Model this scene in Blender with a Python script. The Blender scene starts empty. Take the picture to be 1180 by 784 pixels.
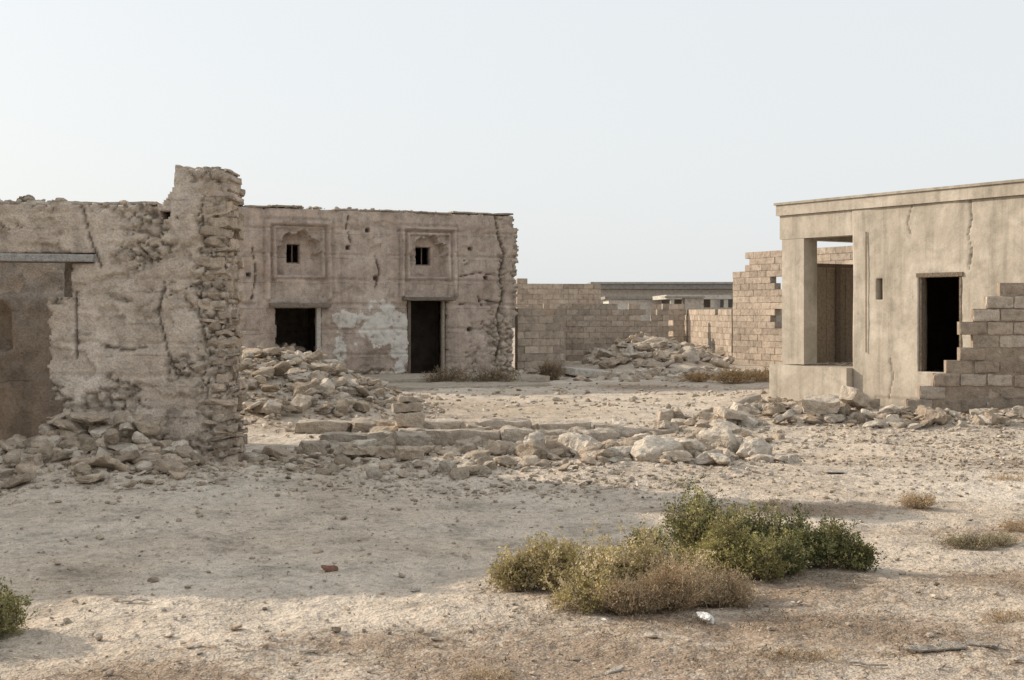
import bpy, bmesh, math, random
import numpy as np
from mathutils import Vector, noise, Matrix, Euler
random.seed(7); rng=np.random.default_rng(7)
S=bpy.context.scene
S.view_settings.view_transform='Standard'; S.view_settings.look='None'; S.view_settings.exposure=0
def nz(x,y,z=0.0): return noise.noise(Vector((x,y,z)))
def fr(x,y,z=0.0,o=4): return noise.fractal(Vector((x,y,z)),0.9,2.1,o)

# ---------------------------------------------------------------- materials
def mk(name,rough=.95):
    m=bpy.data.materials.new(name); m.use_nodes=True
    nt=m.node_tree; b=nt.nodes['Principled BSDF']
    b.inputs['Roughness'].default_value=rough
    b.inputs['Specular IOR Level'].default_value=.1
    return m,nt,b
def coord(nt,scale=(1,1,1)):
    tc=nt.nodes.new('ShaderNodeTexCoord')
    if scale==(1,1,1): return tc.outputs['Object']
    mp=nt.nodes.new('ShaderNodeMapping')
    mp.inputs['Scale'].default_value=scale
    nt.links.new(tc.outputs['Object'],mp.inputs['Vector']); return mp.outputs['Vector']
def tnoise(nt,vec,scale,detail=4,rough=.6,dist=0):
    n=nt.nodes.new('ShaderNodeTexNoise'); n.inputs['Scale'].default_value=scale
    n.inputs['Detail'].default_value=detail; n.inputs['Roughness'].default_value=rough
    n.inputs['Distortion'].default_value=dist
    nt.links.new(vec,n.inputs['Vector']); return n.outputs['Fac']
def ramp(nt,fac,stops):
    r=nt.nodes.new('ShaderNodeValToRGB'); cr=r.color_ramp
    while len(cr.elements)<len(stops): cr.elements.new(.5)
    for e,(p,c) in zip(cr.elements,stops):
        e.position=p; e.color=(c[0],c[1],c[2],1) if hasattr(c,'__len__') else (c,c,c,1)
    nt.links.new(fac,r.inputs['Fac']); return r.outputs['Color']
def mix(nt,fac,a,b,mode='MIX'):
    n=nt.nodes.new('ShaderNodeMix'); n.data_type='RGBA'; n.blend_type=mode
    for i,s in ((0,fac),(6,a),(7,b)):
        if hasattr(s,'is_linked'): nt.links.new(s,n.inputs[i])
        elif i==0: n.inputs[0].default_value=s
        else: n.inputs[i].default_value=(s[0],s[1],s[2],1)
    return n.outputs[2]
def math_(nt,op,a,b=0.5):
    n=nt.nodes.new('ShaderNodeMath'); n.operation=op
    for i,s in enumerate([a,b]):
        if isinstance(s,(int,float)): n.inputs[i].default_value=s
        else: nt.links.new(s,n.inputs[i])
    return n.outputs[0]
def bumpn(nt,b,hs):
    tot=None
    for h,d in hs:
        t=math_(nt,'MULTIPLY',h,d); tot=t if tot is None else math_(nt,'ADD',tot,t)
    bn=nt.nodes.new('ShaderNodeBump'); bn.inputs['Strength'].default_value=1; bn.inputs['Distance'].default_value=1
    nt.links.new(tot,bn.inputs['Height']); nt.links.new(bn.outputs['Normal'],b.inputs['Normal'])
def vcol(nt):
    at=nt.nodes.new('ShaderNodeVertexColor'); at.layer_name='Col'; return at.outputs['Color']
def sep(nt,c):
    s=nt.nodes.new('ShaderNodeSeparateColor'); nt.links.new(c,s.inputs[0]); return s.outputs

def mud_material(name,c0,c1,c2,course=.33,stone=(.44,.37,.295),sscale=7.5,lw=.4):
    m,nt,b=mk(name); v=coord(nt)
    big=tnoise(nt,v,.9,3,.6,.4); med=tnoise(nt,v,5,4,.68); fine=tnoise(nt,v,40,2,.75)
    streak=tnoise(nt,coord(nt,(4,4,.5)),1,3,.6)
    col=ramp(nt,big,[(.3,c0),(.5,c1),(.70,c2)])
    col=mix(nt,.7,col,ramp(nt,med,[(.3,.58),(.5,1.0),(.7,1.25)]),'MULTIPLY')
    col=mix(nt,.6,col,ramp(nt,fine,[(.3,.65),(.55,1.0),(.75,1.2)]),'MULTIPLY')
    col=mix(nt,.6,col,ramp(nt,streak,[(.35,.66),(.55,1.0)]),'MULTIPLY')
    sp=nt.nodes.new('ShaderNodeSeparateXYZ'); nt.links.new(v,sp.inputs[0])
    zz=math_(nt,'ADD',sp.outputs[2],math_(nt,'MULTIPLY',big,.14))
    saw=math_(nt,'PINGPONG',zz,course/2)
    line=ramp(nt,saw,[(0.0,0.0),(.014,1.0)])
    brk=ramp(nt,streak,[(.46,0.0),(.58,1.0)])
    lin=mix(nt,brk,line,(1,1,1))
    col=mix(nt,lw,col,lin,'MULTIPLY')
    sc=sep(nt,vcol(nt))
    vo=nt.nodes.new('ShaderNodeTexVoronoi'); vo.inputs['Scale'].default_value=sscale*1.2; nt.links.new(coord(nt,(1,1,1.6)),vo.inputs['Vector'])
    sv=sep(nt,vo.outputs['Color'])
    stc=mix(nt,1,stone,ramp(nt,sv[0],[(0,.6),(1,1.35)]),'MULTIPLY')
    stc=mix(nt,.7,stc,ramp(nt,fine,[(.3,.6),(.7,1.25)]),'MULTIPLY')
    col=mix(nt,math_(nt,'MULTIPLY',sc[1],.75),col,stc)
    pl=mix(nt,.8,(.60,.57,.52),ramp(nt,med,[(.3,.5),(.5,1.0),(.7,1.15)]),'MULTIPLY')
    pm=math_(nt,'ADD',sc[0],math_(nt,'MULTIPLY',math_(nt,'SUBTRACT',med,.5),1.4))
    col=mix(nt,ramp(nt,pm,[(.47,0.0),(.53,1.0)]),col,pl)
    col=mix(nt,math_(nt,'MULTIPLY',sc[2],.8),col,(.08,.065,.05))
    nt.links.new(col,b.inputs['Base Color'])
    bumpn(nt,b,[(med,.03),(fine,.009)])
    return m
M_MUD=mud_material('mud_plaster',(.44,.355,.28),(.56,.47,.385),(.63,.545,.46))
M_MUD2=mud_material('mud_plaster_pinkish',(.37,.295,.245),(.48,.395,.335),(.55,.465,.395),course=.62,sscale=5)
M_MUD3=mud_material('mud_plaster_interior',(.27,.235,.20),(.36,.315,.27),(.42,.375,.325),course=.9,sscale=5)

def tint_material(name,scale=12,fs=70,contrast=.65,bump=.03):
    m,nt,b=mk(name); v=coord(nt)
    med=tnoise(nt,v,scale,3,.7); fine=tnoise(nt,v,fs,2,.7)
    col=mix(nt,contrast,vcol(nt),ramp(nt,med,[(.3,.5),(.5,1.0),(.72,1.3)]),'MULTIPLY')
    col=mix(nt,contrast,col,ramp(nt,fine,[(.3,.6),(.55,1.0),(.75,1.25)]),'MULTIPLY')
    nt.links.new(col,b.inputs['Base Color'])
    bumpn(nt,b,[(med,bump),(fine,bump*.3)])
    return m
M_ROCK=tint_material('rubble_stone'); M_BLOCK=tint_material('concrete_block',scale=7)
M_WOOD=tint_material('weathered_wood',scale=20)

def leaf_material(name):
    m,nt,b=mk(name,.8); c=vcol(nt)
    nt.links.new(c,b.inputs['Base Color'])
    tr=nt.nodes.new('ShaderNodeBsdfTranslucent'); nt.links.new(c,tr.inputs['Color'])
    ms=nt.nodes.new('ShaderNodeMixShader'); ms.inputs[0].default_value=.25
    nt.links.new(b.outputs[0],ms.inputs[1]); nt.links.new(tr.outputs[0],ms.inputs[2])
    nt.links.new(ms.outputs[0],nt.nodes['Material Output'].inputs['Surface'])
    return m
M_LEAF=leaf_material('shrub_foliage')

def concrete_material(name,c0,c1):
    m,nt,b=mk(name,.9); v=coord(nt)
    big=tnoise(nt,v,1.1,4,.7,.8); med=tnoise(nt,v,5,4,.7); fine=tnoise(nt,v,60,2,.7)
    streak=tnoise(nt,coord(nt,(5,5,.3)),1,3,.65)
    col=ramp(nt,big,[(.32,c0),(.5,tuple((x+y)/2 for x,y in zip(c0,c1))),(.62,c1)])
    col=mix(nt,.6,col,ramp(nt,med,[(.3,.7),(.5,1.0),(.7,1.12)]),'MULTIPLY')
    col=mix(nt,.55,col,ramp(nt,streak,[(.35,.66),(.5,1.0),(.7,1.08)]),'MULTIPLY')
    col=mix(nt,.4,col,ramp(nt,fine,[(.3,.7),(.6,1.1)]),'MULTIPLY')
    sc=sep(nt,vcol(nt))
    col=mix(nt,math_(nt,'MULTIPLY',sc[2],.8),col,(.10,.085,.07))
    nt.links.new(col,b.inputs['Base Color'])
    bumpn(nt,b,[(med,.012)])
    return m
M_CONC=concrete_material('cement_render',(.37,.33,.27),(.52,.47,.395))
M_DARK,nt,b=mk('dark_interior_shade'); nt.links.new(ramp(nt,tnoise(nt,coord(nt),3),[(.3,(.03,.025,.02)),(.7,(.07,.055,.045))]),b.inputs['Base Color'])  # near-black colour standing in for the shade inside the rooms
M_RUST,nt,b=mk('rusty_pipe'); nt.links.new(ramp(nt,tnoise(nt,coord(nt),20),[(.3,(.12,.07,.04)),(.7,(.22,.15,.1))]),b.inputs['Base Color'])

def ground_material():
    m,nt,b=mk('sandy_ground',.97); v=coord(nt)
    big=tnoise(nt,v,.25,2,.6,.6); med=tnoise(nt,v,1.7,4,.7,.3); sm=tnoise(nt,v,12,3,.75); fine=tnoise(nt,v,80,2,.8)
    col=ramp(nt,big,[(.3,(.45,.37,.285)),(.5,(.53,.45,.36)),(.7,(.59,.515,.425))])
    col=mix(nt,.9,col,ramp(nt,med,[(.3,.55),(.48,.98),(.7,1.16)]),'MULTIPLY')
    col=mix(nt,.8,col,ramp(nt,sm,[(.28,.55),(.5,1.0),(.72,1.25)]),'MULTIPLY')
    col=mix(nt,.8,col,ramp(nt,fine,[(.3,.5),(.5,1.0),(.72,1.3)]),'MULTIPLY')
    sc=sep(nt,vcol(nt))
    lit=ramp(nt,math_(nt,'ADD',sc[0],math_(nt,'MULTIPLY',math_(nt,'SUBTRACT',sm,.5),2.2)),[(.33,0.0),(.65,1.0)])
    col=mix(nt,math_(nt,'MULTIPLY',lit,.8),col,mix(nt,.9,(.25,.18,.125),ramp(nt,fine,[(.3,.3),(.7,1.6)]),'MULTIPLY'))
    vo=nt.nodes.new('ShaderNodeTexVoronoi'); vo.inputs['Scale'].default_value=38; nt.links.new(v,vo.inputs['Vector'])
    sv=sep(nt,vo.outputs['Color'])
    sp=math_(nt,'MULTIPLY',ramp(nt,sv[0],[(.76,0.0),(.80,1.0)]),ramp(nt,vo.outputs['Distance'],[(.25,1.0),(.38,0.0)]))
    col=mix(nt,math_(nt,'MULTIPLY',sp,.75),col,ramp(nt,sv[1],[(0,(.14,.115,.095)),(.5,(.36,.31,.255)),(1,(.68,.63,.56))]))
    nt.links.new(col,b.inputs['Base Color'])
    bumpn(nt,b,[(med,.07),(sm,.04)])
    return m
M_GROUND=ground_material()

# ---------------------------------------------------------------- mesh helpers
def empty(name,loc=(0,0,0)):
    e=bpy.data.objects.new(name,None); e.location=loc; S.collection.objects.link(e); return e
def mesh_obj(name,V,F,mat,parent=None,cols=None,smooth=False):
    me=bpy.data.meshes.new(name)
    V=np.asarray(V,dtype=np.float32)
    n=F.shape[1]; me.vertices.add(len(V)); me.vertices.foreach_set('co',V.ravel())
    me.loops.add(F.size); me.loops.foreach_set('vertex_index',F.astype(np.int32).ravel())
    me.polygons.add(len(F)); me.polygons.foreach_set('loop_start',np.arange(0,F.size,n,dtype=np.int32))
    me.update(calc_edges=True); me.validate()
    if cols is None: cols=np.zeros((len(V),3))
    ca=me.color_attributes.new('Col','FLOAT_COLOR','POINT')
    c4=np.ones((len(V),4),dtype=np.float32); c4[:,:3]=np.asarray(cols)
    ca.data.foreach_set('color',c4.ravel())
    me.polygons.foreach_set('use_smooth',np.full(len(me.polygons),bool(smooth)))
    me.materials.append(mat); me.update()
    o=bpy.data.objects.new(name,me); S.collection.objects.link(o)
    return o
class Acc:
    def __init__(s): s.V=[];s.F=[];s.C=[];s.n=0
    def add(s,v,f,c):
        if f.shape[1]==4: f=np.vstack([f[:,[0,1,2]],f[:,[0,2,3]]])
        s.V.append(v); s.F.append(f+s.n); s.n+=len(v)
        c=np.asarray(c,dtype=float)
        s.C.append(np.tile(c,(len(v),1)) if c.ndim==1 else c)
    def make(s,name,mat,parent=None,smooth=False):
        return mesh_obj(name,np.vstack(s.V),np.vstack(s.F),mat,parent,np.vstack(s.C),smooth)
def ico(sub):
    bm=bmesh.new(); bmesh.ops.create_icosphere(bm,subdivisions=sub,radius=1)
    v=np.array([x.co[:] for x in bm.verts]); f=np.array([[y.index for y in x.verts] for x in bm.faces]); bm.free(); return v,f
def rock_templates(sub,count,rough):
    base,f=ico(sub); out=[]
    for k in range(count):
        npl=random.randint(6,10)
        N=rng.normal(size=(npl,3)); 
        if k%3==1:
            N=np.vstack([np.eye(3),-np.eye(3),rng.normal(size=(3,3))])+rng.normal(size=(9,3))*.15
        N/=np.linalg.norm(N,axis=1)[:,None]
        D=rng.uniform(.5,.9,len(N))
        dots=base@N.T
        r=np.where(dots>.05,D[None,:]/np.maximum(dots,.05),9); p=22
        rr=(np.sum(r**-p,axis=1)+1.15**-p)**(-1/p)
        if rough>0:
            rr=rr*np.array([1+rough*noise.fractal(Vector(b*1.9+Vector((k*9.1,0,0))),.7,2.2,5) for b in map(Vector,base)])
        out.append((base*rr[:,None],f))
    return out
ROCK3=rock_templates(4,12,.14); ROCK2=rock_templates(3,18,.11); ROCK1=rock_templates(2,14,0.05); ROCK0=rock_templates(1,12,0)
def cube_template(n):
    bm=bmesh.new(); bmesh.ops.create_cube(bm,size=2)
    if n: bmesh.ops.subdivide_edges(bm,edges=bm.edges[:],cuts=n,use_grid_fill=True)
    v=np.array([x.co[:] for x in bm.verts]); f=np.array([[y.index for y in x.verts] for x in bm.faces]); bm.free(); return v,f
CT5=cube_template(5); CT3=cube_template(3); CT0=cube_template(0)
def block_verts(tmpl,dims,r,amp,seed):
    p=tmpl[0]*np.array(dims)/2
    h=np.maximum(np.array(dims)/2-r,.001); c=np.clip(p,-h,h); d=p-c
    L=np.linalg.norm(d,axis=1)[:,None]; q=np.where(L>1e-6,c+d/np.maximum(L,1e-6)*r,p)
    if amp>0:
        q=q+np.array([noise.noise_vector(Vector(x*14+seed*7.3))[:] for x in q])*amp
        q=q+np.array([noise.noise_vector(Vector(x*4+seed*3.1))[:] for x in q])*amp*1.2
    return q
def rot(e): return np.array(Euler(e).to_matrix())
ROCKCOL=[(.48,.40,.31),(.42,.345,.265),(.58,.51,.42),(.36,.295,.225),(.51,.44,.36),(.45,.365,.28)]
def rcol(lo=.8,hi=1.15,pal=ROCKCOL):
    c=np.array(random.choice(pal)); return c*random.uniform(lo,hi)
def add_rock(acc,x,y,z,s,tm,flat=.7,col=None,yaw=None,tilt=.4):
    v,f=random.choice(tm)
    sc=np.array([s*random.uniform(.85,1.6),s*random.uniform(.8,1.15),s*flat*random.uniform(.6,1.2)])
    R=rot((random.uniform(-tilt,tilt),random.uniform(-tilt,tilt),random.uniform(0,6.28) if yaw is None else yaw))
    acc.add((v*sc)@R.T+np.array([x,y,z]),f,rcol() if col is None else col)
def add_block(acc,x,y,z,dims,e=(0,0,0),col=None,r=.012,amp=.012,tm=CT5):
    v=block_verts(tm,dims,r,amp,random.random()*50)
    acc.add(v@rot(e).T+np.array([x,y,z]),tm[1],rcol() if col is None else col)
def box(acc,x0,x1,y0,y1,z0,z1,col=(0,0,0),yaw=0,org=(0,0)):
    v=CT0[0]*np.array([(x1-x0)/2,(y1-y0)/2,(z1-z0)/2])+np.array([(x0+x1)/2,(y0+y1)/2,(z0+z1)/2])
    v=v@rot((0,0,yaw)).T+np.array([org[0],org[1],0]); acc.add(v,CT0[1],col)

# ---------------------------------------------------------------- ground
HEAPS=[(-4.1,21.6,2.3,3.4,1.0),(-4.6,13.1,2.1,1.3,.30),(0.4,14.3,3.4,1.6,.13),(-.8,16.8,2.4,1.0,.18),
       (4.3,19.4,1.6,1.1,.22),(6.8,18.4,2.6,1.0,.22),(4.2,40.5,1.9,2.4,.75),(5.9,44,2.5,3,.5),(5.7,25.2,1.8,1.8,.18),(0.5,35,1.5,1.0,.1)]
def gh(x,y):
    z=0
    for cx,cy,rx,ry,h in HEAPS:
        d=((x-cx)/rx)**2+((y-cy)/ry)**2
        if d<4: z+=h*math.exp(-d*1.6)
    if y<70: z+=.05*fr(x*.35,y*.35,3.3,3)+.026*fr(x*1.8,y*1.8,1.3,3)
    return z
def axis(segs):
    out=[]
    for a,b,st in segs: out+=list(np.arange(a,b,st))
    return out
xs=[-3000,-1500,-700,-300,-120,-60,-35,-22,-16]+axis([(-12,-6,.3),(-6,6,.05),(6,12,.2),(12,30,1.5)])+[40,70,130,300,700,1500,3000]
ys=[-400,-100,-40,-15,-6,-2,1]+axis([(3,5.2,.3),(5.2,14,.05),(14,22,.12),(22,46,.35),(46,80,3)])+[90,120,170,260,450,900,1800,3500]
nx,ny=len(xs),len(ys)
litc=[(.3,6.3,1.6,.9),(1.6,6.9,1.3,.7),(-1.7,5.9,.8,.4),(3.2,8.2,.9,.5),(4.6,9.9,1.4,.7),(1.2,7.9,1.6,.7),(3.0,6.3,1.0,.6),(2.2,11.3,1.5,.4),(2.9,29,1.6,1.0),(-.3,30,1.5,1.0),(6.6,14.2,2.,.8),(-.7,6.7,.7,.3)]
V=[];C=[]
for y in ys:
    for x in xs:
        near=abs(x)<14 and 1<y<70
        z=gh(x,y) if near else 0
        if near and 3<y<14 and abs(x)<7: z+=.015*nz(x*5,y*5,2)+.011*nz(x*13,y*13,5)
        l=0
        if near:
            for cx,cy,rx,ry in litc:
                l=max(l,math.exp(-(((x-cx)/rx)**2+((y-cy)/ry)**2)))
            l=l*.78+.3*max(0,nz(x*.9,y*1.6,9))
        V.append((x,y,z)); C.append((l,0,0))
idx=np.arange(nx*ny).reshape(ny,nx)
F=np.stack([idx[:-1,:-1],idx[:-1,1:],idx[1:,1:],idx[1:,:-1]],-1).reshape(-1,4)
mesh_obj('ground',V,F,M_GROUND,None,C,True)

# ---------------------------------------------------------------- wall builder
def pdist(u,z,pts):
    best=9
    for (a,b),(c,d) in zip(pts[:-1],pts[1:]):
        L=(c-a)**2+(d-b)**2; t=max(0,min(1,((u-a)*(c-a)+(z-b)*(d-b))/L))
        best=min(best,math.hypot(u-a-t*(c-a),z-b-t*(d-b)))
    return best
def wall(name,p0,p1,thick,z0,top,cell,keep,disp,colf,mat,parent,jit=.3,smooth=True):
    d=Vector((p1[0]-p0[0],p1[1]-p0[1])); L=d.length; d/=L; n=Vector((d.y,-d.x))
    nu=int(round(L/cell)); H=max(top(u) for u in np.linspace(0,L,200)); nzv=int(math.ceil((H-z0)/cell))+1
    cu=L/nu
    pres=np.zeros((nzv,nu),bool)
    for j in range(nzv):
        zc=z0+(j+.5)*cell
        for i in range(nu):
            uc=(i+.5)*cu
            pres[j,i]= zc<top(uc) and keep(uc,zc)
    used=np.zeros((nzv+1,nu+1),bool)
    used[:-1,:-1]|=pres; used[1:,:-1]|=pres; used[:-1,1:]|=pres; used[1:,1:]|=pres
    ids=-np.ones((nzv+1,nu+1),int); V=[];C=[]
    for j in range(nzv+1):
        for i in range(nu+1):
            if not used[j,i]: continue
            u=i*cu; z=z0+j*cell
            ju=jz=0
            if jit: ju=jit*cell*nz(u*23,z*23,1.7)*1.3; jz=jit*cell*nz(u*23,z*23,8.1)*1.3
            o=disp(u,z); c=colf(u,z)
            ids[j,i]=len(V)
            V.append((p0[0]+d.x*(u+ju)+n.x*o,p0[1]+d.y*(u+ju)+n.y*o,z+jz)); C.append(c)
            ob=-thick+.02*nz(u*3,z*3,4)
            V.append((p0[0]+d.x*(u+ju)+n.x*ob,p0[1]+d.y*(u+ju)+n.y*ob,z+jz)); C.append(c)
    F=[]
    for j in range(nzv):
        for i in range(nu):
            if not pres[j,i]: continue
            a,b,c,e=ids[j,i],ids[j,i+1],ids[j+1,i+1],ids[j+1,i]
            F.append((a,b,c,e)); F.append((a+1,e+1,c+1,b+1))
            if i==0 or not pres[j,i-1]: F.append((a,e,e+1,a+1))
            if i==nu-1 or not pres[j,i+1]: F.append((b,b+1,c+1,c))
            if j==0 or not pres[j-1,i]: F.append((a,a+1,b+1,b))
            if j==nzv-1 or not pres[j+1,i]: F.append((e,c,c+1,e+1))
    return mesh_obj(name,V,np.array(F),mat,parent,C,smooth)
def stones_d(u,z,sc,off=0):
    ds,_=noise.voronoi(Vector((u*sc+.25*nz(u*6,z*6,3),z*sc*1.6,off)))
    return min(ds[1]-ds[0],.17)

# ================================================================ LEFT RUINED HOUSE
LH=empty('ruined_mud_house',(-4.5,13.6,0))
def par(o,e):
    o.parent=e; o.matrix_parent_inverse=Matrix.Translation(-Vector(e.location)); return o
U0=-6.6; FY=13.6
def lx(u): return U0+u
def lh_top(u):
    x=lx(u)
    if x>-3.52: t=3.22-.05*max(0,(x+3.15)/.25)
    elif x>-3.66: t=2.83+.39*(x+3.66)/.14*.45
    else: t=2.83+.02*nz(x*2,3)
    return t+.04*nz(x*5,1)+.025*nz(x*17,4)
def lh_keep(u,z):
    x=lx(u); w=.07*nz(z*4,1.1)+.045*nz(z*11,5)
    if x<-4.35 and 2.21<z<2.325: return False
    if z<2.22:
        edge=-4.83 if .79<z<1.86 else (-4.60 if z>=1.86 else -4.70-.1*(.79-z)/.79)
        if -6.3<x<edge+w: return False
    if x>-2.99+.05*nz(z*14,2)+.04*nz(z*5,7)+(.04 if z>2.9 else 0): return False
    if math.hypot(x+3.62,(z-2.72)*1.3)<.06: return False
    return True
crk=[[(-4.56,1.9),(-4.55,1.5),(-4.565,.9),(-4.6,.3)],[(-3.72,2.2),(-3.62,2.0),(-3.70,1.7),(-3.60,1.3),(-3.5,1.0)],
     [(-3.25,2.75),(-3.2,2.3),(-3.28,1.7),(-3.15,1.2),(-3.2,.8)],[(-4.5,2.8),(-4.42,2.5),(-4.28,2.15)],
     [(-4.3,1.35),(-4.0,1.3),(-3.8,1.34)],[(-3.5,3.2),(-3.44,2.95),(-3.5,2.7)]]
def lh_stone(x,z):
    m=0
    m=max(m,1.1-max(0,(-3.22-x)/.15) if z<2.75 else .3)
    m=max(m,1.3-math.hypot((x+3.74)/.5,(z-2.45)/.42))
    m=max(m,1.55-z/.5 if x>-4.75 else 0)
    m=max(m,1.25-math.hypot((x+4.1)/.38,(z-.8)/.26)); m=max(m,1.2-math.hypot((x+3.4)/.28,(z-1.1)/.15))
    m=max(m,1.2-math.hypot((x+4.72)/.16,(z-2.0)/.3)); m=max(m,1.2-math.hypot((x+4.75)/.2,(z-.5)/.5))
    m=max(m,1.05-math.hypot((x+3.3)/.14,(z-2.0)/.7)); m=max(m,.95-math.hypot((x+4.2)/.3,(z-1.85)/.12)); m=max(m,.95-math.hypot((x+5.2)/.4,(z-2.6)/.12))
    m+=.75*nz(x*3,z*3,6)+.45*nz(x*8,z*8,2)
    return max(0,min(1,m*1.8-.45))
def lh_disp(u,z):
    x=lx(u); s=lh_stone(x,z)
    o=.045*fr(x*1.1,z*1.1,2,4)+.010*fr(x*6,z*6,5,4)
    o+=s*(-.08+.46*stones_d(x,z,7.5)+.035*nz(x*9,z*14,11))
    for c in crk:
        d=pdist(x,z,c)+.014*nz(x*20,z*20)
        if d<.020 and nz(z*2.3,x,5)>-.25: o-=.045*(1-max(0,d)/.020)
    o+=.06*max(0,1-z/.5)*.6
    q=(z+.03*nz(x*1.2,2))%.34
    if q<.03 and nz(x*1.5,z*.7,8)>-.15: o-=.018
    k=fr(x*2.2,z*2.2,21,4)
    if k>.24: o-=.03
    return o
def lh_col(u,z):
    x=lx(u); dk=0
    for c in crk:
        d=pdist(x,z,c)+.010*nz(x*20,z*20)
        if d<.011 and nz(z*2.3,x,5)>-.25: dk=.8
    s=lh_stone(x,z)
    if s>.3:
        e=stones_d(x,z,7.5); dk=max(dk,.65*s*max(0,1-e/.06))
    k=fr(x*2.2,z*2.2,21,4)
    return (0,max(s,.5 if k>.24 else 0),dk)
par(wall('front_wall',(U0,FY),(-2.93,FY),.62,-.1,lh_top,.022,lh_keep,lh_disp,lh_col,M_MUD,LH),LH)
a=Acc(); z=0.0
while z<3.1:
    h=random.uniform(.04,.13)
    for dp in np.arange(0,.6,.17):
        if z>2.75 and random.random()<.35: continue
        w=random.uniform(.10,.34); l=random.uniform(.14,.24)
        xo=-2.95-w/2+random.uniform(-.07,.03)+(.035 if z<.8 else 0)
        yy=FY+.03+dp+l/2+random.uniform(-.03,.02)
        cc=np.array((.48,.39,.305))*random.uniform(.7,1.15)
        if random.random()<.45:
            v,f=random.choice(ROCK2); R=rot((random.uniform(-.15,.15),random.uniform(-.15,.15),random.uniform(-.4,.4)))
            a.add((v*np.array([w*.62,l*.7,h*.68]))@R.T+np.array([xo,yy,z+h/2]),f,cc)
        else:
            add_block(a,xo,yy,z+h/2,(w,l,h*.92),(random.uniform(-.08,.08),random.uniform(-.1,.1),random.uniform(-.3,.3)),col=cc,r=.012,amp=.022)
    z+=h*.97
par(a.make('corner_stones',M_ROCK),LH)
a=Acc()
for i in range(150):
    x=random.uniform(-6.5,-3.6); add_rock(a,x,FY+random.uniform(.05,.9),2.82+random.uniform(-.03,.03)+(.05 if x<-4.8 else 0),random.uniform(.015,.07),ROCK1)
for i in range(90):
    x=random.gauss(-5.25,.22); add_rock(a,x,FY+.5+random.uniform(-.3,.5),2.80+.14*math.exp(-((x+5.25)/.2)**2)*random.random(),random.uniform(.02,.05),ROCK1,col=rcol(.5,.8))
for i in range(14):
    add_block(a,random.uniform(-6.3,-3.7),FY+.3,2.85,(random.uniform(.2,.5),.35,.035),(0,random.uniform(-.05,.05),random.uniform(-.2,.2)),tm=CT3,r=.01)
for i in range(16):
    add_rock(a,random.uniform(-3.45,-3.0),FY+random.uniform(.1,.5),3.2,random.uniform(.03,.08),ROCK2,.5)
par(a.make('parapet_stones',M_ROCK),LH)
a=Acc()
v=block_verts(CT5,(2.3,.13,.085),.015,.006,3); a.add(v@rot((0,.01,0)).T+np.array([-5.49,FY-.04,2.275]),CT5[1],(.40,.38,.35))
v=block_verts(CT5,(2.3,.13,.085),.015,.006,4); a.add(v+np.array([-5.46,FY+.22,2.27]),CT5[1],(.26,.23,.19))
par(a.make('lintel_beam',M_WOOD),LH)
def in_disp(u,z): 
    x=-7.5+u
    o=.06*fr(u*1.3,z*1.3,7,4)+.02*fr(u*6,z*6,7,3)
    if z>1.9: o-=.08
    if -6.75<x<-6.3 and 1.2<z<1.85-3.6*(x+6.5)**2: o-=.25
    return o
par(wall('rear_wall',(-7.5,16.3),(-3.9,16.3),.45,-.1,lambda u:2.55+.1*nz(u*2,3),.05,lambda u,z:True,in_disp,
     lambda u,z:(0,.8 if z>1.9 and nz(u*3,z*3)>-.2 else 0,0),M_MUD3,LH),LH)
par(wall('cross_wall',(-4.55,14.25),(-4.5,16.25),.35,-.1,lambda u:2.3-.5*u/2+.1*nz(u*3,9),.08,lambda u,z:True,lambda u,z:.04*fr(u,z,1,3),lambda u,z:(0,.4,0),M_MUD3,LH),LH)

NH=empty('neighbouring_mud_house',(-11,13,0))
pl=[(-6.62,12.9),(-8.9,11.3),(-16,11.3),(-16,15.2),(-6.9,15.2)]
for i in range(5):
    q0=pl[(i+1)%5]; q1=pl[i]
    par(wall('outer_wall_%d'%i,q0,q1,.4,-.1,(lambda s:(lambda u:4.0+.08*nz(u*1.5+s*9,5)))(i),.15,
      (lambda i:(lambda u,z: not(i==1 and 3<u<3.9 and z<2.0)))(i),lambda u,z:.05*fr(u,z,3,3),lambda u,z:(0,.3 if z<.5 else 0,0),M_MUD,NH),NH)

# ================================================================ COURTYARD HOUSE (rear)
CH=empty('courtyard_mud_house',(-3,33,0))
A=Vector((-6.4,31.1)); D=Vector((.906,.4235)); D.normalize()
S0=-2.0; L0=7.32
p0=A+D*S0; p1=A+D*L0
def cu_(u): return u+S0
PANELS=[(.54,2.16,1.98,3.93,1.35,.54,1.25),(3.98,5.49,2.08,3.87,4.74,.50,4.655)]
def niche(u,z,uc,w):
    zs=3.14; du=u-uc
    if z<2.62: return False
    if z<=zs: return abs(du)<w
    r=math.hypot(du,(z-zs)*1.0); th=math.atan2(z-zs,du)
    return r< w*(.80+.24*abs(math.sin(3.5*th)))
HOLES=[(.1,2.6),(2.6,3.3),(3.3,2.55),(5.9,3.35),(6.3,2.6),(5.85,1.25),(-.8,2.6),(3.1,3.75)]
def ch_keep(us,z):
    u=cu_(us); w=.03*nz(u*6,z*6)
    if 4.16+w<u<5.25+w and z<2.0: return False
    if .77+w<u<1.90+w and .62+.15*nz(u*3,1)<z<1.82: return False
    if 1.09<u<1.44 and 2.9<z<3.36: return False
    if 4.47<u<4.86 and 2.9<z<3.38: return False
    if u>7.22+.1*nz(z*4,3)+.08*nz(z*11,1)-(.12 if z<1.6 else 0)-(.1 if z>3.9 else 0): return False
    return True
def ch_top(us):
    u=cu_(us); return 4.22+.03*nz(u*3,1)+.03*nz(u*9,4)
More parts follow.
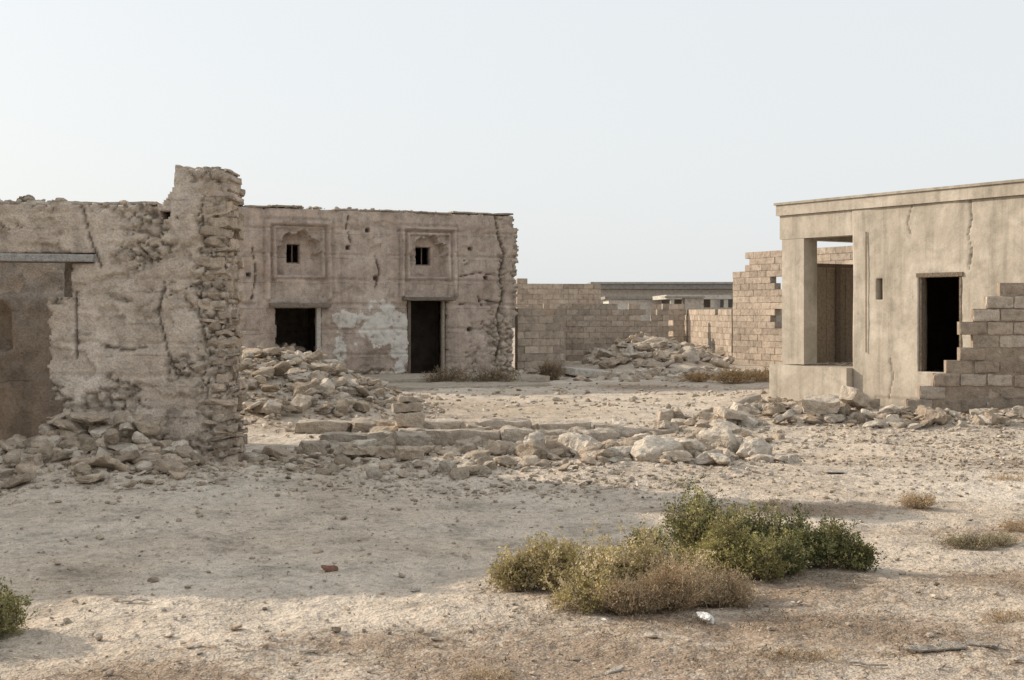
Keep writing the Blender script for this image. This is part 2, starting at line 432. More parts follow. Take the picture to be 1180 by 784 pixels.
ccr=[[(6.6,4.2),(6.68,3.7),(6.86,3.2),(6.72,2.7),(6.84,2.2),(6.66,1.6),(6.75,1.0),(6.6,.4)],
     [(2.6,4.2),(2.55,3.8),(2.68,3.4)],[(6.1,2.1),(6.3,1.7),(6.2,1.4)],[(3.3,2.3),(3.42,2.7),(3.3,3.1)],[(5.5,2.6),(6.1,2.72),(6.7,2.65)],[(5.6,1.9),(6.3,2.0),(6.7,1.95)],[(.2,3.3),(.3,2.6),(.18,2.0)]]
def ch_stone(u,z):
    m=0
    m=max(m,1.4-math.hypot((u-6.75)/.55,(z-.8)/1.2)); m=max(m,1.0-abs(u-6.78)/.2)
    m=max(m,1.2-z/.35); m=max(m,.95-abs(u-7.15)/.15)
    m=max(m,1.1-math.hypot((u-6.0)/.6,(z-.5)/.5)); m=max(m,1-math.hypot((u-2.4)/.3,(z-.6)/.6)); m=max(m,.8-math.hypot((u-5.7)/.4,(z-3.0)/.2))
    m+=.7*nz(u*2,z*2,6)+.4*nz(u*6,z*6,2)
    return max(0,min(1,m*1.6-.4))
def cgate(u,z,i): return i==0 or nz(z*2.1+i*5,u*2.1,5)>-.2
def ch_disp(us,z):
    u=cu_(us); o=.04*fr(u*.8,z*.8,2,4)+.014*fr(u*5,z*5,5,4)
    for a_,b_,c_,d_,uc,w,_ in PANELS:
        if a_<u<b_ and c_<z<d_:
            e=min(u-a_,b_-u,d_-z)
            if e<.09: o+=.085
            elif e<.15: o-=.03
            elif e<.22 and z>2.5: o+=.06
            elif z<2.5 and e>.22: o-=.0
            else:
                o-=.03
                if niche(u,z,uc,w): o-=.22
                elif niche(uc+(u-uc)*.88,3.14+(z-3.14)*.88,uc,w) : o+=.06
        elif a_-.06<u<b_+.06 and c_<z<d_+.06: o-=.03
    s=ch_stone(u,z); o+=s*(-.09+.55*stones_d(u,z,4.5)+.04*nz(u*6,z*9,11))
    for i,c in enumerate(ccr):
        W_=.05 if i==0 else .03
        d=pdist(u,z,c)+.03*nz(u*9,z*9)
        if d<W_ and cgate(u,z,i): o-=.11*(1-max(d,0)/W_)
    for hu,hz in HOLES:
        if abs(u-hu)<.045 and abs(z-hz)<.045: o-=.16
    q=(z+.03*nz(u,2))%.62
    if q<.05 and nz(u*.8,z,8)>-.25: o-=.035
    k=fr(u*1.3,z*1.3,21,4)
    if k>.25: o-=.03
    if ch_pl(u,z)>.5: o+=.025
    return o
def ch_pl(u,z):
    if not (1.9<u<4.2): return 0
    m=1.35-math.hypot((u-3.5)/.85,(z-1.35)/.62)
    m=max(m,1.3-math.hypot((u-2.75)/.6,(z-1.5)/.28)); m=max(m,1.25-math.hypot((u-3.95)/.35,(z-.8)/.8)); m=max(m,1.1-math.hypot((u-2.4)/.3,(z-.8)/.5))
    m+=.6*nz(u*2.3,z*2.3,3)+.35*nz(u*7,z*7,3)
    return max(0,min(1,(m-.1)))
def ch_col(us,z):
    u=cu_(us); dk=0
    for i,c in enumerate(ccr):
        if pdist(u,z,c)+.03*nz(u*9,z*9)<(.026 if i==0 else .012) and cgate(u,z,i): dk=.85
    for hu,hz in HOLES:
        if abs(u-hu)<.05 and abs(z-hz)<.05: dk=.9
    s=ch_stone(u,z)
    if s>.3: dk=max(dk,.55*s*max(0,1-stones_d(u,z,4.5)/.07))
    k=fr(u*1.3,z*1.3,21,4)
    return (ch_pl(u,z),max(s,.35 if k>.25 else 0),dk)
par(wall('front_wall',p0,p1,.55,-.1,ch_top,.034,ch_keep,ch_disp,ch_col,M_MUD2,CH,jit=.2),CH)
NB=Vector((-D.y,D.x))
cyaw=math.atan2(D.y,D.x)
def bx(acc,u0,u1,v0,v1,z0,z1,col=(0,0,0)): box(acc,u0,u1,v0,v1,z0,z1,col,cyaw,(A.x,A.y))
a=Acc()
bx(a,-2,L0-.25,4.6,5.0,0,4.1); bx(a,-2.3,-2.01,.0,5.0,0,4.1); bx(a,L0-.65,L0-.3,.60,4.58,0,4.1); bx(a,2.9,3.2,.60,4.58,0,4.1)
par(a.make('inner_walls',M_MUD2),CH)
a=Acc(); bx(a,-2.3,L0-.3,.2,5.1,4.08,4.15)
par(a.make('roof_deck',M_MUD2),CH)
def cpt(u,v): return A+D*u+NB*v
a=Acc(); u=-2
while u<L0-.6:
    w=random.uniform(.25,.8)
    if random.random()<.75:
        c=cpt(u+w/2,.27); add_block(a,c.x,c.y,4.245+random.uniform(-.01,.025),(w*.96,.6,.045),(0,random.uniform(-.03,.03),cyaw+random.uniform(-.03,.03)),col=np.array((.38,.325,.27))*random.uniform(.7,1.1),tm=CT3,r=.01,amp=.014)
    u+=w
for i in range(110):
    c=cpt(random.uniform(-2,7.0),random.uniform(0,.5)); add_rock(a,c.x,c.y,4.26,random.uniform(.02,.07),ROCK1)
par(a.make('roof_slabs',M_ROCK),CH)
a=Acc()
c=cpt(4.7,.05); add_block(a,c.x,c.y,2.04,(1.4,.5,.09),(0,0,cyaw),col=(.20,.17,.14),tm=CT3)
c=cpt(1.35,.05); add_block(a,c.x,c.y,1.87,(1.5,.5,.10),(0,.01,cyaw),col=(.22,.185,.15),tm=CT3)
c=cpt(1.84,.04); add_block(a,c.x,c.y,1.2,(.10,.14,1.25),(0,0,cyaw),col=(.52,.49,.44),tm=CT3,r=.01,amp=.004)
c=cpt(4.22,.1); add_block(a,c.x,c.y,1.0,(.08,.12,2.0),(0,0,cyaw),col=(.2,.16,.13),tm=CT3,r=.01,amp=.004)
c=cpt(5.18,.16); add_block(a,c.x,c.y,1.0,(.07,.12,2.0),(0,0,cyaw),col=(.42,.36,.29),tm=CT3,r=.01,amp=.004)
for (q,ww) in ((1.265,.35),(4.665,.38)):
    for dz in (2.9,3.37):
        c=cpt(q,.34); add_block(a,c.x,c.y,dz,(ww,.1,.04),(0,0,cyaw),col=(.24,.19,.15),tm=CT3,r=.005,amp=.002)
    c=cpt(q,.36); add_block(a,c.x,c.y,3.13,(.025,.03,.46),(0,0,cyaw),col=(.2,.16,.13),tm=CT3,r=.005,amp=.002)
par(a.make('lintels_and_frames',M_WOOD),CH)
a=Acc(); bx(a,4.0,5.4,1.0,1.06,0,2.2)  # dark sheet behind the doorway, interior shade put into its colour
par(a.make('doorway_shade_panel',M_DARK),CH)
a=Acc()
for i in range(34):
    c=cpt(random.uniform(.7,2.0),random.uniform(.1,1.4)); add_rock(a,c.x,c.y,random.uniform(.3,.85),random.uniform(.08,.24),ROCK2,col=rcol(1.0,1.3))
par(a.make('window_rubble',M_ROCK),CH)
a=Acc()
def tb(u0,u1,v0,v1,z1):
    c=cpt((u0+u1)/2,(v0+v1)/2)
    add_block(a,c.x,c.y,z1/2-.05,(u1-u0,v1-v0,z1+.1),(0,0,cyaw),col=(.40,.345,.275),tm=CT5,r=.03,amp=.03)
tb(2.3,6.9,-2.6,-.03,.16); tb(1.6,6.0,-4.4,-2.62,.08)
a.make('stone_terrace',M_BLOCK)

# ================================================================ MASONRY walls
BCOL=[(.45,.375,.30),(.42,.35,.28),(.48,.405,.33),(.40,.33,.265)]
def masonry(name,p0,p1,thick,top,hole,bw=.4,bh=.2,gap=.010,tm=CT0,mat=M_BLOCK,pal=BCOL,z0=0,amp=.0,r=.001,miss=0,relief=.006,mort=(.36,.30,.24),tj=.04):
    d=Vector((p1[0]-p0[0],p1[1]-p0[1])); L=d.length; d/=L; n=Vector((d.y,-d.x)); yaw=math.atan2(d.y,d.x)
    a=Acc(); row=0; z=z0
    while z<4.5:
        off=(row%2)*bw/2; u=-off
        while u<L:
            a0=max(u,0); a1=min(u+bw,L)
            if a1-a0>.06:
                uc=(a0+a1)/2; zc=z+bh/2
                if zc<top(uc)+random.uniform(-tj,tj) and not hole(uc,zc) and random.random()>=miss:
                    pr=random.uniform(-relief,relief); sh=.82+.34*(.5+.5*nz(uc*.9,zc*1.3,p0[0]))
                    X=p0[0]+d.x*uc-n.x*(thick/2-pr); Y=p0[1]+d.y*uc-n.y*(thick/2-pr)
                    v=block_verts(tm,(a1-a0-gap*random.uniform(.6,1.6),thick,bh-gap*random.uniform(.6,1.6)),r,amp,random.random()*40)
                    a.add(v@rot((0,0,yaw+random.uniform(-.01,.01))).T+np.array([X,Y,zc]),tm[1],np.array(random.choice(pal))*random.uniform(.86,1.1)*sh)
                    X=p0[0]+d.x*uc-n.x*(thick/2); Y=p0[1]+d.y*uc-n.y*(thick/2)
                    v=CT0[0]*np.array([(a1-a0)/2,thick/2-.016,bh/2])
                    a.add(v@rot((0,0,yaw)).T+np.array([X,Y,zc]),CT0[1],np.array(mort))
            u+=bw
        row+=1; z+=bh
    return a.make(name,mat)
nohole=lambda u,z:False
def bt(u):
    x=5.25+u
    pts=[(5.2,.42),(5.6,.3),(5.9,.42),(6.3,.75),(6.55,1.1),(6.72,1.35),(6.8,1.75),(7.0,1.95),(7.03,2.2),(9,2.22)]
    for (a_,b_),(c_,d_) in zip(pts[:-1],pts[1:]):
        if a_<=x<=c_: return b_+(d_-b_)*(x-a_)/(c_-a_)
    return .3
masonry('broken_block_wall',(5.25,19.25),(8.7,18.85),.2,bt,nohole,bw=.38,bh=.19,tm=CT5,amp=.012,r=.018,gap=.014,relief=.022,z0=.04,mort=(.33,.27,.21),tj=.09,pal=[(.43,.35,.28),(.37,.30,.235),(.46,.385,.31),(.35,.285,.225),(.50,.43,.355)])
masonry('courtyard_block_wall',(0.15,34.6),(1.42,35.0),.25,lambda u:1.78-.15*(u>.9),nohole,relief=.02)
masonry('courtyard_block_wall',(1.43,35.0),(1.75,45),.25,lambda u:1.75,nohole)
masonry('courtyard_block_wall',(1.1,45.2),(5.5,45.6),.25,lambda u:1.95+.2*nz(u*1.6,4),lambda u,z:3.5<u<3.9 and z>1.4)
masonry('boundary_block_wall',(0.2,50),(3.45,50.5),.25,lambda u:2.95-.07*u+.14*nz(u*2,1),nohole)
masonry('low_block_wall',(6.1,53),(7.1,42.1),.25,lambda u:1.75+.2*nz(u*1.3,2),lambda u,z:math.hypot(u-4,(z-1.8))<.4)
masonry('block_outbuilding',(5.2,48.5),(6.4,48.3),.3,lambda u:2.0,lambda u,z:.4<u<.8 and .8<z<1.4)
def tt(u): return 2.95 if u<.75 else 3.6
masonry('tall_block_wall',(7.12,42),(10.4,35.8),.25,tt,lambda u,z:(1.9<u<2.7 and 2.35<z<2.85) or (1.9<u<2.7 and 1.2<z<1.75),bw=.42,relief=.01)
DB=Acc(); 
box(DB,5.2,14,80,86,0,3.1,(.42,.39,.35)); box(DB,4.8,14.5,79.5,86.5,3.12,3.42,(.24,.23,.22)); box(DB,4.8,14.5,79.4,86.6,3.43,3.55,(.35,.33,.30))
for k in range(5): box(DB,6+k*1.7,6.9+k*1.7,79.9,79.98,.8,2.5,(.10,.09,.08))
DB.make('distant_shed',M_BLOCK)
DB=Acc(); box(DB,4.9,8.0,66,70,0,2.35,(.62,.59,.54)); box(DB,4.7,8.2,65.8,70.2,2.36,2.5,(.30,.28,.26)); box(DB,5.2,6.0,65.9,65.99,1,1.7,(.08,.07,.06)); 
DB.make('distant_house',M_BLOCK)
DB=Acc(); box(DB,7.6,9.6,62.5,66,0,2.3,(.13,.12,.11))
for k in range(5): box(DB,7.3+k*.62,7.48+k*.62,60,60.2,0,2.3,(.50,.47,.42))
box(DB,7.1,10.1,59.9,66.1,2.31,2.5,(.48,.46,.42))
DB.make('distant_arcade',M_BLOCK)
DB=Acc(); box(DB,6.5,7.3,55,56,0,2.05,(.42,.37,.31)); box(DB,7.31,8.1,55,56,0,2.3,(.46,.41,.35)); box(DB,8.11,9.4,55,56,0,1.9,(.42,.37,.31)); box(DB,6.45,8.15,54.9,56.1,2.31,2.38,(.35,.32,.28))
DB.make('stepped_outbuilding',M_BLOCK)
DB=Acc(); box(DB,-40,40,150,152,0,2.6,(.36,.32,.27)); box(DB,-12,0,140,148,0,3.4,(.36,.32,.27)); box(DB,18,34,130,140,0,4,(.36,.32,.27))
DB.make('distant_compound_wall',M_BLOCK)

# ================================================================ RIGHT CEMENT HOUSE
RH=empty('cement_house',(7,22,0))
R0=Vector((5.02,24.41)); RD=Vector((.542,-.84)); RD.normalize(); RB=Vector((-RD.y,RD.x))
ryaw=math.atan2(RD.y,RD.x)
def r_keep(u,z):
    u+=1.8
    if 3.23<u<4.10 and .70<z<2.28: return False
    if 2.34<u<2.47 and 1.92<z<2.27: return False
    return True
rcr=[[(4.25,3.5),(4.29,3.2),(4.22,2.95),(4.3,2.7),(4.24,2.4)],[(3.1,3.5),(3.0,3.2),(3.08,3.0)],[(2.6,.2),(2.7,.6),(2.64,.9)]]
def r_disp(u,z):
    u+=1.8; o=.018*fr(u*.8,z*.8,3,3)+.004*fr(u*5,z*5,3,3)
    for c in rcr:
        if pdist(u,z,c)+.012*nz(u*9,z*9)<.014: o-=.02
    if z<.25+.12*nz(u*2,1): o-=.02
    return o
def r_col(u,z):
    u+=1.8; d=0
    for c in rcr:
        if pdist(u,z,c)+.014*nz(u*9,z*9)<.012: d=.8
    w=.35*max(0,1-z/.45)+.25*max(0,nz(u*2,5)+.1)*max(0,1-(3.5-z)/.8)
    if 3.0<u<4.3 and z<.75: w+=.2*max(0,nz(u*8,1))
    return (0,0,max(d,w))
q0=R0+RD*1.8; q1=R0+RD*8.5
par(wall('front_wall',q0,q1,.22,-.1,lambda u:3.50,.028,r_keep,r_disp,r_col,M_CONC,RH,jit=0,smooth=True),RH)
def rb(acc,u0,u1,v0,v1,z0,z1,col=(0,0,0)): box(acc,u0,u1,v0,v1,z0,z1,col,ryaw,(R0.x,R0.y))
a=Acc()
rb(a,0.0,1.795,.0,.28,3.06,3.50)
rb(a,.06,.62,.0,.34,.74,3.055)
rb(a,0.0,.26,.285,4.2,3.06,3.498)
rb(a,1.80,2.0,.24,4.2,0,3.495)
rb(a,2.005,8.5,4.0,4.2,0,3.49); rb(a,8.3,8.5,.25,3.99,0,3.49)
par(a.make('porch_frame',M_CONC),RH)
a=Acc(); rb(a,-.05,8.6,-.05,4.3,3.505,3.70); rb(a,-.08,8.65,-.08,4.34,3.703,3.745,(0,0,.25))
par(a.make('roof_slab',M_CONC),RH)
a=Acc(); rb(a,-.12,1.79,-.15,3.9,0,.72); rb(a,2.01,8.3,.25,3.99,0,.65)
par(a.make('plinth',M_CONC),RH)
a=Acc(); rb(a,2.005,8.2,3.9,3.99,.66,3.48); rb(a,2.01,2.06,.25,3.89,.66,3.48)  # dark sheets inside the walls, the room's shade painted as colour
par(a.make('room_shade_lining',M_DARK),RH)
a=Acc()
for i in range(14):
    v_=.36+i*.262; k=.008*(i%2); rb(a,.04+k,.09+k,v_,v_+.25,.725,2.55,np.array((.42,.345,.27))*random.uniform(.82,1.12))
rb(a,.095+.012,.16,1.35,1.45,.725,2.58,(.24,.19,.15)); rb(a,.02,.12,.36,4.1,2.555,2.63,(.26,.21,.165))
par(a.make('board_screen',M_WOOD),RH)
a=Acc()
for i in range(26):
    p=R0+RD*random.uniform(.5,1.6)+RB*random.uniform(.3,2.2); add_rock(a,p.x,p.y,.74,random.uniform(.02,.07),ROCK1)
par(a.make('porch_debris',M_ROCK),RH)
a=Acc(); rb(a,3.20,4.13,-.02,.05,2.285,2.35,(.20,.16,.12)); rb(a,4.05,4.095,.0,.12,.71,2.28,(.22,.18,.14)); rb(a,3.235,3.275,.02,.12,.71,2.28,(.22,.18,.14))
par(a.make('door_frame',M_WOOD),RH)
c=R0+RD*2.12-RB*.022
bpy.ops.mesh.primitive_cylinder_add(vertices=10,radius=.009,depth=2.1,location=(c.x,c.y,2.05)); o=bpy.context.object; o.name='wall_pipe'; o.data.materials.append(M_RUST); par(o,RH)

# ================================================================ RUBBLE
def heapf(cx,cy,rx,ry,h=0):
    def f():
        r=math.sqrt(random.random())*1.25; t=random.uniform(0,6.283)
        return cx+rx*r*math.cos(t)*.8,cy+ry*r*math.sin(t)*.8,random.uniform(0,h)
    return f
def multi(specs):
    a=Acc()
    for n,fn,s0,s1,tm,pw in specs:
        for i in range(n):
            x,y,dz=fn(); s=s0+(s1-s0)*random.random()**pw
            add_rock(a,x,y,gh(x,y)+dz+s*.2,s,tm,random.uniform(.4,.9))
    return a
def slabs(a,n,fn,l0=.2,l1=.5,lift=.06,tilt=.35):
    for i in range(n):
        x,y,dz=fn(); l=random.uniform(l0,l1)
        add_block(a,x,y,gh(x,y)+dz+lift,(l,l*random.uniform(.45,.8),random.uniform(.06,.17)),(random.uniform(-tilt,tilt),random.uniform(-tilt,tilt),random.random()*3.14),r=.02,amp=.028)
a=multi([(520,heapf(-4.0,21.4,2.2,3.2,.12),.03,.16,ROCK2,1.9),(1500,heapf(-3.7,21.0,2.6,3.6,.05),.012,.06,ROCK1,1.4)])
slabs(a,26,heapf(-3.9,21,1.9,3.0),.2,.5,.08,.7)
a.make('rubble_pile',M_ROCK)
a=multi([(340,lambda:(random.uniform(-6.2,-3.1),13.45-abs(random.gauss(0,.6)),random.uniform(0,.06)),.03,.13,ROCK2,1.7),
            (1400,lambda:(random.uniform(-6.2,-2.7),13.5-abs(random.gauss(0,.8)),0),.008,.045,ROCK1,1.4),
            (100,lambda:(random.uniform(-4.8,-3.7),13.45-abs(random.gauss(0,.18)),random.uniform(.0,.32)),.05,.14,ROCK2,1.2),
            (90,lambda:(random.uniform(-6.3,-4.6),random.uniform(13.6,15.5),random.uniform(.0,.1)),.05,.14,ROCK2,1.2)])
slabs(a,34,lambda:(random.uniform(-5.9,-3.1),13.4-abs(random.gauss(0,.5)),.02),.14,.36,.04,.5)
a.make('rubble_pile',M_ROCK)
a=multi([(240,heapf(-.8,14.4,2.2,1.4,.02),.03,.12,ROCK2,1.9),(1900,heapf(-.3,14.3,3.3,2.2),.008,.04,ROCK1,1.5),
            (110,heapf(1.5,14.7,1.6,1.0,.05),.05,.18,ROCK3,1.8),(180,heapf(.8,17,2.8,1.6),.03,.14,ROCK2,1.7),
            (1000,heapf(.9,16.8,3.4,2.4),.010,.04,ROCK1,1.4)])
slabs(a,22,heapf(.0,15.0,2.8,1.2,.02),.2,.42,.05,.4); slabs(a,22,heapf(.8,17.5,2.8,1.7),.2,.45,.05,.3)
for x,y,s,f in [(1.62,14.25,.27,.62),(2.42,14.9,.24,1.1),(2.78,14.7,.2,.8),(.86,14.5,.24,.6),(1.2,14.1,.2,.6),(2.2,13.9,.17,.6),(1.95,14.6,.2,.7),(.3,14.4,.17,.7),(-1.1,14.3,.15,.6),(3.05,14.5,.13,.7),(.65,15.1,.2,.7)]:
    add_rock(a,x,y,gh(x,y)+s*f*.45,s,ROCK3,f,col=np.array((.56,.49,.40))*random.uniform(.9,1.05))
a.make('rubble_pile',M_ROCK)
a=Acc()
def slab(x,y,dz,d,yaw=0,tx=0,ty=0,c=(.49,.42,.34)):
    add_block(a,x,y,gh(x,y)+dz+d[2]/2-.02,d,(tx,ty,yaw),col=np.array(c)*random.uniform(.8,1.1),r=.022,amp=.026)
for x,w in [(-2.05,.55),(-1.62,.3),(-1.25,.34),(-.62,.95),(.08,.36),(.5,.42)]:
    slab(x,15.9+random.uniform(-.08,.08),.0,(w,.35,.22),random.uniform(-.08,.08),random.uniform(-.06,.06),random.uniform(-.04,.04))
for x,w in [(-2.5,.7),(-1.75,.75),(-.9,.8),(-.1,.7),(.7,.7),(1.4,.6)]:
    slab(x,17.3+random.uniform(-.1,.1),.02,(w,.4,.16),random.uniform(-.1,.1),random.uniform(-.07,.07),random.uniform(-.05,.05))
for x in (-1.7,-.9,-.1,.6,1.3):
    slab(x,18.6+random.uniform(-.3,.3),.0,(random.uniform(.5,1.0),.5,.12),random.uniform(-.2,.2),.04,.03)
slab(-1.33,16.9,.1,(.36,.3,.18)); slab(-1.36,16.9,.28,(.38,.3,.12),.1); slab(-1.2,15.4,.0,(.4,.3,.25),.3,.1,.05)
slab(-1.33,16.9,.4,(.3,.25,.08),.3)
slab(1.05,16.2,.02,(.5,.3,.18),.4,.1); slab(3.2,18.6,.1,(.6,.3,.12),.5,.2,.2); slab(4.4,18.5,.15,(.5,.3,.2),-.3,.3); slab(5.0,19,.2,(.4,.25,.2),.7,.1,.4)
slab(2.3,19.5,.02,(.22,.2,.22),.2); slab(1.7,18.2,.0,(1.1,.3,.12),.25,0,.05); slab(3.3,19.6,.1,(1.0,.16,.1),.35,0,-.35)
a.make('fallen_masonry_blocks',M_ROCK)
a=multi([(150,heapf(4.2,19.3,1.8,1.0,.06),.04,.15,ROCK2,1.6),(500,heapf(4.2,19.2,2.4,1.5),.010,.045,ROCK1,1.3),
            (150,heapf(6.6,18.3,2.4,.6,.04),.03,.12,ROCK2,1.8),(1300,heapf(6.6,17.4,2.6,1.6),.008,.035,ROCK1,1.4)])
slabs(a,20,heapf(4.2,19.2,1.8,.9,.05),.18,.4,.06,.5); slabs(a,30,heapf(6.8,18.4,2.0,.4,.02),.18,.38,.04,.3)
a.make('rubble_pile',M_ROCK)
a=multi([(260,heapf(4.2,40.5,1.9,2.4,.08),.07,.24,ROCK2,1.5),(120,heapf(5.9,44,2.2,3,.05),.06,.22,ROCK2,1.5),
            (160,heapf(3.5,34,3.5,2.4),.04,.16,ROCK2,1.8),(70,heapf(5.2,35,1.2,.8,.05),.08,.2,ROCK2,1.3),(60,heapf(.6,34.3,1.0,.6),.05,.18,ROCK2,1.5),
            (320,heapf(2,26,5,4),.02,.08,ROCK1,2),(60,heapf(5.3,23.9,.9,.8),.04,.12,ROCK1,2)])
slabs(a,40,heapf(4.5,40,2.4,3.2,.05),.3,.6,.08,.6); slabs(a,24,heapf(4.0,34.5,3,2),.2,.45,.06,.4)
add_block(a,2.0,34,.12,(1.2,.9,.18),(.05,.1,.4),tm=CT3,col=(.52,.48,.42))
a.make('rubble_pile',M_ROCK)
a=Acc()
def pebble(x,y,s,tm=ROCK0,c=None): add_rock(a,x,y,gh(x,y)+s*.25+.004,s,tm,.6,c)
for i in range(11000):
    y=4.8+ (random.random()**1.1)*10; x=random.uniform(-.46,.46)*y*1.05
    s=.003+.014*random.random()**5
    if nz(x*.8,y*.8,3)<-.1 and random.random()<.6: continue
    pebble(x,y,s)
for i in range(320):
    y=random.uniform(5.5,13); pebble(random.uniform(-.45,.45)*y,y,.01+.026*random.random()**2.5,ROCK1)
for i in range(3000):
    y=random.uniform(14,30); pebble(random.uniform(-.42,.42)*y,y,.008+.03*random.random()**2)
for i in range(2000):
    x,y=random.gauss(6.0,1.5),random.gauss(14.6,1.1); pebble(x,y,.006+.024*random.random()**2)
for i in range(1200):
    x,y=random.gauss(.2,2.1),random.gauss(12.7,.6); pebble(x,y,.006+.024*random.random()**2)
a.make('gravel',M_ROCK)
a=Acc(); pebble(1.06,7.12,.045,ROCK2,np.array((.80,.78,.74))); pebble(1.62,7.5,.02,ROCK1,np.array((.78,.76,.72))); pebble(.5,7.1,.016,ROCK1,np.array((.78,.76,.72))); a.make('white_stone',M_ROCK)
a=Acc(); add_block(a,-1.2,8.55,gh(-1.2,8.55)+.015,(.10,.06,.03),(.05,.1,.4),col=(.24,.13,.09)); pebble(-.6,8.0,.045,ROCK2,np.array((.55,.5,.44)));a.make('brick_fragment',M_ROCK)
a=Acc()
for (x,y,l,w,yaw) in [(-2.2,7.6,.16,.05,.3),(2.1,6.45,.30,.10,.1),(2.35,6.5,.16,.07,-.3),(.45,6.1,.18,.03,.7),(1.7,6.2,.2,.02,-.1),(3.3,7.9,.14,.04,.2),(3.6,11.7,.3,.1,.1),(3.5,13.6,.5,.2,.05),(-1.0,6.5,.12,.03,.2),(2.0,6.5,.1,.05,.9)]:
    add_block(a,x,y,gh(x,y)+.014,(l,w,.010),(random.uniform(-.06,.06),random.uniform(-.06,.06),yaw),col=np.array((.42,.37,.31))*random.uniform(.7,1.25),r=.003,amp=.014,tm=CT5)
a.make('wood_debris',M_WOOD)

# ================================================================ PLANTS
def shrub(name,blobs,nst,leaves,leafL,leafpal,stempal,up=.5,stemw=.0022,spread=.35,seed=1):
    R=random.Random(seed); V=[];F=[];C=[]
    def quad(p,q,w,c,side):
        i=len(V); V.extend([p-side*w,p+side*w,q+side*w*.5,q-side*w*.5]); F.append((i,i+1,i+2,i+3)); C.extend([c]*4)
    for (cx,cy,rx,ry,h,dens) in blobs:
        g=gh(cx,cy)
        lum=R.random()*10
        for s in range(int(nst*dens)):
            az=R.uniform(0,6.283); rho=math.sqrt(R.random())
            lump=.85+.6*nz(math.cos(az)*2.2+lum,math.sin(az)*2.2,rho*2)
            b=Vector((cx+rx*spread*rho*math.cos(az+R.gauss(0,.4)),cy+ry*spread*rho*math.sin(az+R.gauss(0,.4)),g-.01))
            e=Vector((cx+rx*rho*math.cos(az)*lump,cy+ry*rho*math.sin(az)*lump,g+h*lump*math.sqrt(max(.04,1-rho**2*.92))*R.uniform(.70,1.12)))
            m=(b+e)/2+Vector((R.gauss(0,.03),R.gauss(0,.03),(e.z-b.z)*.15*R.random()))
            sc=np.array(R.choice(stempal))*R.uniform(.7,1.2)
            pts=[]
            for k in range(6):
                t=k/5; pts.append(b*(1-t)**2+m*2*t*(1-t)+e*t*t)
            side=Vector((R.gauss(0,1),R.gauss(0,1),.1)).normalized()
            for k in range(5): quad(pts[k],pts[k+1],stemw*(1.3-.16*k),sc,side)
            tone=.8+.55*nz(e.x*5,e.y*5,e.z*5)+.25*R.random()
            lc0=np.array(R.choice(leafpal))*tone
            nt_=R.randint(4,7)
            for w in range(nt_):
                t=R.uniform(.45,1.0); bp=b*(1-t)**2+m*2*t*(1-t)+e*t*t
                dr=(Vector((R.gauss(0,1),R.gauss(0,1),R.gauss(0,.7)+up))).normalized()*R.uniform(.03,.085)*(h/.4+.3)
                ep=bp+dr; quad(bp,ep,stemw*.6,sc,side)
                for l in range(leaves):
                    lp=bp+dr*R.uniform(.1,1.05)+Vector((R.gauss(0,.006),R.gauss(0,.006),R.gauss(0,.006)))
                    ld=(dr.normalized()*.7+Vector((R.gauss(0,.6),R.gauss(0,.6),R.gauss(0,.5)+.2))).normalized()*leafL*R.uniform(.6,1.3)
                    sd=ld.cross(Vector((R.gauss(0,1),R.gauss(0,1),R.gauss(0,1)))).normalized()*leafL*.32
                    c=lc0*R.uniform(.75,1.3); i=len(V)
                    V.extend([lp,lp+ld*.5+sd,lp+ld,lp+ld*.5-sd]); F.append((i,i+1,i+2,i+3)); C.extend([c]*4)
    return mesh_obj(name,np.array([v[:] for v in V]),np.array(F),M_LEAF,None,np.array(C))
OLIVE=[(.50,.415,.19),(.43,.36,.165),(.55,.46,.25),(.36,.31,.13),(.56,.47,.30)]
GREEN=[(.16,.175,.075),(.20,.205,.09),(.14,.15,.065),(.28,.265,.11),(.38,.34,.15)]
STEM=[(.42,.33,.23),(.32,.25,.17),(.50,.41,.29)]
DRY=[(.47,.36,.23),(.40,.29,.18),(.54,.43,.29)]
shrub('dry_saltbush_shrub',[(.02,7.95,.18,.20,.25,.6),(.24,7.9,.22,.24,.36,.8),(.52,7.7,.24,.26,.35,.8),(.80,7.75,.26,.28,.39,.9),(1.04,7.85,.2,.2,.30,.5),(.48,7.38,.34,.18,.20,.5)],240,7,.017,OLIVE,STEM,seed=3)
shrub('dead_twiggy_shrub',[(.92,7.4,.30,.22,.30,1.0),(1.22,7.6,.28,.2,.22,.9),(.66,7.3,.26,.16,.22,.7)],420,2,.013,DRY,DRY,up=.8,stemw=.0026,spread=.25,seed=21)
shrub('green_saltbush_shrub',[(1.26,8.95,.22,.25,.50,.9),(1.55,8.85,.28,.26,.42,1.0),(1.85,8.7,.28,.28,.35,1.0),(2.10,8.6,.2,.22,.30,.7),(1.70,8.4,.24,.2,.26,.6),(2.24,8.5,.13,.14,.22,.4)],240,9,.018,GREEN,STEM,seed=5)
shrub('olive_saltbush_shrub',[(1.38,8.3,.24,.2,.36,1.0),(1.58,8.2,.18,.16,.26,.6)],260,9,.017,[(.40,.36,.15),(.46,.40,.18),(.32,.30,.12)],STEM,seed=15)
shrub('small_saltbush_shrub',[(.98,9.3,.17,.15,.17,.8)],160,8,.015,GREEN+OLIVE[:2],STEM,seed=6)
shrub('green_saltbush_shrub',[(-2.72,6.75,.2,.22,.27,1.0),(-2.95,6.6,.25,.25,.25,.8)],260,9,.015,GREEN+[(.36,.32,.14)],STEM,seed=8)
shrub('dry_grass_tuft',[(3.55,11.4,.2,.16,.12,1.0)],170,2,.014,DRY,DRY,up=1.2,seed=9)
